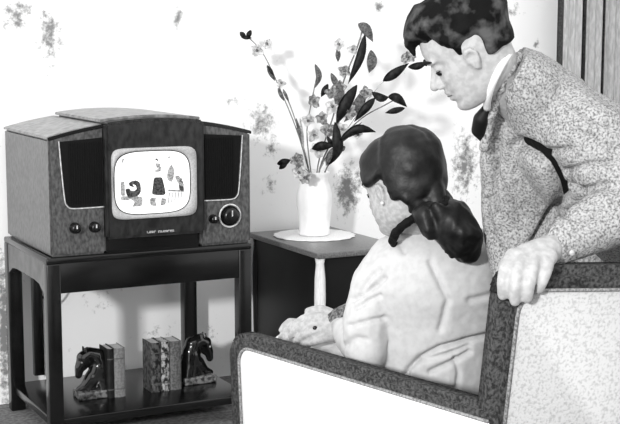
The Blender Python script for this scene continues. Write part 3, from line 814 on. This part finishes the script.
for sgn in (-.07, .09):
    h0 = hip+e2*sgn; h0.z = .53; kn = h0+e1*.46; kn.z = .525; chain(bm, [h0, kn], [.10,.085]); lo = kn+e1*.02; lo.z = .28; chain(bm, [kn, lo], [.083,.09])
chain(bm, [hip+Vector((0,0,.02)), hip+Vector((0,0,-.02))], [.15,.15])
remeshed('skirt', bm, skirt_m, wo, .008, 5)
bm = B(); chain(bm, [P(352,314,3.40), P(345,318,3.42), P(337,322,3.44)], [.034,.035,.033]); remeshed('cuff', bm, cuff_m, wo, .004, 1, disp=lambda c: .003*noise.noise(c*80), label='grey knitted cuff on the wrist')
bm = B(); ball(bm, P(315,328,3.405), .0065); tube(bm, [P(315,328,3.43)+(VD(0,1,0)*cos(a)+VD(.2,0,1)*sin(a))*.0155 for a in [2*pi*k/14 for k in range(14)]], .0022, 6, True); link('ring', bm, black_m, wo, label='dark-stoned finger ring')
bm = B()   # velvet collar
tube(bm, smoothpath([P(392,242,3.18), P(397,231,3.14), P(408,222,3.12), P(424,215,3.13), P(440,214,3.16), P(450,220,3.22)], 5), .012, 10)
tube(bm, smoothpath([P(392,242,3.18), P(396,246,3.22), P(402,250,3.28)], 4), .010, 8)
remeshed('collar', bm, collar_m, wo, .004, 2, disp=lambda c: .003*noise.noise(c*60), label='black velvet collar')
def wmask(q, a):
    A = abs(a)  # 0 front, pi back
    top = q.z > .055-.012*cos(a)*0
    side = A > 1.05+max(0, (.0-q.z))*0
    hairline = .068 if A < .55 else (.068-(A-.55)*.10 if A < 1.15 else (.012 if A < 1.75 else (-.045 if A < 2.3 else -.08)))
    th_ = .012+.004*max(0, -cos(a))
    if q.x < -.02 and q.z > -.04: th_ += .008
    part = .006*exp(-(q.y/.006)**2) if q.z > .07 else 0
    k = min(1, max(0, (q.z-hairline)/.010))
    return -.012+(th_+.012-part)*k
def wextra(bm):
    chain(bm, [WH.w((.052,.066,.045)), WH.w((.040,.078,.020)), WH.w((.018,.082,.022)), WH.w((-.012,.086,.030))], [.014,.013,.010,.012])   # wave swept over the ear
    chain(bm, [WH.w((.052,-.066,.045)), WH.w((.040,-.078,.010)), WH.w((0,-.082,.0))], [.014,.016,.014])
    chain(bm, [WH.w((-.03,.078,.0)), WH.w((-.06,.060,-.045)), WH.w((-.075,.02,-.075))], [.012,.016,.020])
    chain(bm, [WH.w((-.09,0,-.02)), WH.w((-.09,0,-.07))], [.03,.034])
WH.hair('hair', wmask, hair_w, wo, .004, 26, wextra)
bm = B()   # tied bunch lying on the back
chain(bm, [P(424,214,3.12), P(440,210,3.14), P(450,218,3.13)], [.030,.036,.040])
chain(bm, [P(450,222,3.12), P(462,238,3.11), P(467,250,3.11)], [.058,.052,.034])
chain(bm, [P(424,216,3.10), P(428,228,3.09), P(431,237,3.09)], [.026,.022,.010])
chain(bm, [P(446,215,3.12), P(450,205,3.14), P(440,196,3.16)], [.02,.018,.024])
for k in range(7):
    x = 446+k*5.2; chain(bm, [P(436+k*3,206+k*1.5,3.08), P(x,230+k,3.062+abs(k-3)*.006), P(x+1,252+5*sin(k*1.1),3.08+abs(k-3)*.006)], [.012,.013,.007])
remeshed('ponytail', bm, hair_w, wo, .005, 2, disp=lambda c: .004*noise.noise(Vector((c.x*60, c.y*60, c.z*18))), label='black hair tied low and lying on the back')
bm = B(); tube(bm, smoothpath([P(430,203,3.13), P(436,210,3.085), P(444,206,3.085), P(447,198,3.13)], 4), .008, 8); link('hair_ribbon', bm, collar_m, wo)
bm = B(); ball(bm, WH.w((.004,.080,-.040)), .0055); link('earring', bm, trim_m, wo)
for k in (0, 1):
    h0 = hip+e2*(.09 if k else -.07); kn = h0+e1*.44; an = kn+e1*.02; an.z = .07
    bm = B(); chain(bm, [an+Vector((0,0,-.035)), an+e1*.15-Vector((0,0,.043))], [.036,.026]); link('shoe', bm, shoe_m, wo)
# ---------------------------------------------------------------- MAN
hp = VD(1.20, 3.16, 0)
mo = empty('person', Vector((hp.x, hp.y, 0)), 'dark-haired man in a grey tweed jacket leaning over the chair back', 'person')
MH = Head(P(469, 48, 2.88), VD(-.83, .10, -.56), VD(-.56, .0, .83), 1.0)
DM = 3.02
def V(x, d, z): return VD(x, d, z)
hipc = V(1.20, 3.16, .93)
def m_torso(bm, g=0):
    ahead = VD(0,1,0)
    def S(p, q, th): 
        X = (q-p).normalized(); return (p-X*g, q+X*g, th+g)
    sil(bm, [S(P(503,86,2.93), P(522,52,2.93), .080), S(P(502,104,2.97), P(548,64,2.97), .125), S(P(512,138,DM), P(580,88,DM), .15),
             S(P(528,172,DM), P(606,102,DM), .175), S(P(556,205,DM+.02), P(640,128,DM+.02), .17), S(P(600,250,DM+.05), P(690,165,DM+.05), .155),
             S(P(660,290,DM+.10), P(760,205,DM+.10), .15), S(P(730,320,DM+.14), P(840,250,DM+.14), .155), S(P(760,345,DM+.14), P(860,300,DM+.14), .14)])
bm = B(); MH.solid(bm)
chain(bm, [MH.w((-.03,0,-.05)), P(498,80,2.92), P(530,105,3.0)], [.052,.052,.065])
m_torso(bm, -.035)
# near arm
SH = P(572, 118, 2.90); EL = P(648, 212, 2.80); WR = P(556, 244, 2.70)
chain(bm, [SH, EL, WR], [.042,.032,.025])
# far arm reaching down onto the far side of the chair
SH2 = P(545, 125, 3.20); EL2 = P(590, 215, 3.35); WR2 = P(585, 300, 3.30)
chain(bm, [SH2, EL2, WR2], [.055,.042,.028]); 
hd = (WR2-EL2).normalized(); 
for k in range(4):
    o_ = VD(.018*(k-1.5), 0, 0); fingers(bm, [([WR2+o_*.6, WR2+hd*.07+o_, WR2+hd*.11+o_+VD(0,.01,0), WR2+hd*.14+o_*.9+VD(0,.03,0)], (.014,.009))])
fingers(bm, [([WR2+VD(0,-.01,0), WR2+hd*.04+VD(0,-.04,0), WR2+hd*.08+VD(0,-.045,0)], (.014,.009))])
# gripping hand: back of the hand to the camera, four fingers down over the outer back
fingers(bm, [([P(513,255,2.655), P(506,267,2.615), P(503,282,2.60), P(503,295,2.61)], (.0155,.0115)),
             ([P(524,254,2.645), P(518,270,2.600), P(515,288,2.585), P(515,301,2.595)], (.0155,.0115)),
             ([P(536,254,2.645), P(532,270,2.600), P(529,286,2.585), P(527,298,2.595)], (.0155,.0115)),
             ([P(549,256,2.655), P(547,268,2.615), P(543,280,2.60), P(539,289,2.605)], (.0145,.0105)),
             ([P(520,258,2.70), P(506,262,2.76), P(500,275,2.80)], (.015,.011))])
chain(bm, [P(514,257,2.645), P(549,257,2.645)], [.020,.019]); chain(bm, [P(520,262,2.63), P(544,262,2.63)], [.016,.016])
chain(bm, [P(540,252,2.67), P(525,256,2.655)], [.030,.026]); chain(bm, [P(548,250,2.68), P(540,256,2.65)], [.030,.022]); chain(bm, [WR, P(540,252,2.67)], [.024,.030])
# legs
for s in (-.10, .10):
    h0 = hipc+VD(.03, s, -.02); kn = h0+VD(.02,0,-.42); an = h0+VD(.06,0,-.83); chain(bm, [h0, kn, an], [.09,.062,.042])
    chain(bm, [an, an+VD(-.15, .02, -.045)], [.042,.028])
remeshed('body', bm, skin_m, mo, .0042, 2)
MH.features(mo, skin_m, sides=(1, -1))
def mmask(q, a):
    A = abs(a)
    hl = .062 if A < .5 else (.062-.0*(A) if A < .85 else (.062-(A-.85)*.13 if A < 1.25 else (-.004 if A < 1.42 else (.020 if A < 1.95 else -.040))))
    th_ = .010+.012*max(0, q.z/.1)
    if q.z > .03: th_ += .006
    if q.x > .03 and q.z > .06: th_ += .008
    k = min(1, max(0, (q.z-hl)/.010))
    return -.012+(th_+.012)*k
def mextra(bm):
    chain(bm, [MH.w((.03,.02,.118)), MH.w((.075,.015,.105)), MH.w((.102,.015,.078)), MH.w((.108,.02,.052))], [.022,.022,.014,.004])
    chain(bm, [MH.w((.03,-.02,.118)), MH.w((.080,-.02,.10)), MH.w((.100,-.02,.07))], [.022,.020,.008])
    for k in range(9):
        a = -1+k*.25; chain(bm, [MH.w((.05-.02*k*.5, .05, .105-.004*k)), MH.w((.03-.025*k*.6, .066, .085-.006*k))], [.014,.012])
MH.hair('hair', mmask, hair_m, mo, .007, 30, mextra)
# jacket
bm = B(); m_torso(bm, .014)
chain(bm, [P(558,108,2.93), P(590,140,2.86), P(640,205,2.80)], [.080,.088,.072])
chain(bm, [P(645,205,2.80), P(600,222,2.76), P(556,244,2.715)], [.074,.064,.046])
chain(bm, [SH2, EL2, WR2], [.075,.062,.045])
# front panel hanging from the neck
S3 = lambda l, yl, r, yr, d, th: (P(l, yl, d), P(r, yr, d), th)
sil(bm, [S3(497,92,520,90,2.96,.03), S3(489,112,540,112,3.0,.05), S3(482,145,565,140,3.04,.06), S3(480,185,575,185,3.08,.06), S3(482,225,560,230,3.12,.055), S3(488,262,560,270,3.12,.05), S3(500,300,600,320,3.12,.045), S3(520,350,640,360,3.12,.04)])
# jacket skirt towards the hips
chain(bm, [P(700,250,3.1), hipc+VD(0,0,.0)], [.16,.17]); chain(bm, [hipc, hipc+VD(.0,0,-.12)], [.17,.17])
jc = [(P(a,b,dd), P(c,d,dd)) for a,b,c,d,dd in ((508,128,530,147,2.86),(530,147,552,160,2.84),(552,160,566,190,2.82),(520,150,560,175,2.9),(600,150,566,170,2.78),(620,190,570,190,2.74),(565,215,540,240,2.7),(585,200,560,225,2.68),
     (498,110,503,180,2.98),(503,180,520,220,3.05),(493,100,486,200,3.0),(575,130,610,125,2.8),(560,100,590,95,2.85),(600,180,620,225,2.7))]
jn = folds([(.014,3.4,[(500,118),(506,130),(516,144)]),(.055,5.8,[(518,146),(534,152),(546,166),(554,180),(560,196)]),(.030,3.5,[(560,196),(552,212),(540,232),(532,246)]),(.018,3,[(516,144),(544,152),(570,149)]),
 (.014,3,[(566,172),(590,164),(612,163)]),(.014,3,[(563,186),(585,190),(606,184)]),(.012,3,[(560,212),(580,218),(600,214)]),(.005,3,[(548,232),(566,236),(582,232)]),(.012,3,[(492,164),(504,190),(522,218)]),
 (.014,3,[(497,100),(499,140),(494,185),(498,215)]),(.010,3,[(486,200),(492,235),(508,262)]),(.010,4,[(560,92),(580,110),(612,128)]),(.010,3,[(520,80),(540,100),(548,124)]),(.010,3,[(575,130),(600,140),(618,160)])], 3.3)
remeshed('jacket', bm, tweed, mo, .0055, 3, disp=lambda c: jn(c)+.007*noise.noise(c*11)+.002*noise.noise(c*45))
bm = B(); m_torso(bm, -.018); chain(bm, [SH, SH.lerp(EL, .5)], [.060,.052]); remeshed('sleeve_gap_shade', bm, collar_m, mo, .009, 2, label='black layer standing for the shade in the gap under the sleeve')  # black layer added to stand for the shade under the sleeve
# collar / lapel roll, shirt, tie, cuff and button
bm = B(); tube(bm, smoothpath([P(519,56,2.90), P(510,68,2.86), P(502,84,2.87), P(496,102,2.91), P(489,125,2.95), P(484,150,2.98)], 5), [.012]*26, 8); remeshed('lapel', bm, tweed, mo, .004, 2, disp=lambda c: .004*noise.noise(c*50))
bm = B(); tube(bm, smoothpath([P(509,54,2.85), P(501,66,2.825), P(493,82,2.83), P(488,97,2.86), P(487,108,2.91)], 5), .0085, 8); link('shirt_collar', bm, shirt_m, mo)
bm = B(); chain(bm, [P(497,98,2.98), P(494,125,3.04), P(493,160,3.08)], [.022,.024,.024]); link('shirt', bm, shirt_m, mo)
bm = B(); chain(bm, [P(488,106,2.93), P(481,119,2.94), P(479,130,2.96), P(483,141,2.98)], [.010,.018,.018,.006]); remeshed('tie', bm, tie_m, mo, .004, 2, label='dark necktie swinging forward')
bm = B(); ball(bm, P(572,253,2.67), .007, (1,.6,1)); link('cuff_button', bm, trim_m, mo)
bm = B()
for s in (-.10, .10):
    h0 = hipc+VD(.03, s, -.04); kn = h0+VD(.02,0,-.42); an = h0+VD(.06,0,-.80); chain(bm, [h0, kn, an], [.115,.09,.075])
remeshed('trousers', bm, trouser_m, mo, .01, 3)
for s in (-.10, .10):
    an = hipc+VD(.09, s, -.85); bm = B(); a0 = Vector((an.x, an.y, .045)); chain(bm, [a0, a0+VD(-.19,.02,-.006)], [.045,.038]); link('shoe', bm, shoe_m, mo)
# ================================================================ LIGHT, CAMERA
w = bpy.data.worlds.new('room_light'); bpy.context.scene.world = w; w.use_nodes = True
w.node_tree.nodes['Background'].inputs[0].default_value = (1,1,1,1); w.node_tree.nodes['Background'].inputs[1].default_value = .68
ld = bpy.data.lights.new('flash', 'AREA'); ld.energy = 250; ld.size = .4; ld.color = (1,1,1)
lo = bpy.data.objects.new('flash', ld); COL.objects.link(lo); lo.location = VD(-2.4, -3.0, 2.6)
lo.rotation_euler = (VD(.2, 4.2, .8)-lo.location).to_track_quat('-Z', 'Y').to_euler()
cd = bpy.data.cameras.new('camera'); cd.sensor_width = 36; cd.lens = F_PX*36/620; cd.clip_start = .05
co = bpy.data.objects.new('camera', cd); COL.objects.link(co); co.location = (0,0,CAM_H)
co.rotation_euler = (pi/2-TH, 0, -PSI)
sc = bpy.context.scene; sc.camera = co
sc.view_settings.view_transform = 'Standard'; sc.view_settings.look = 'None'; sc.view_settings.gamma = 1; sc.view_settings.exposure = 0.85
sc.view_settings.use_curve_mapping = False
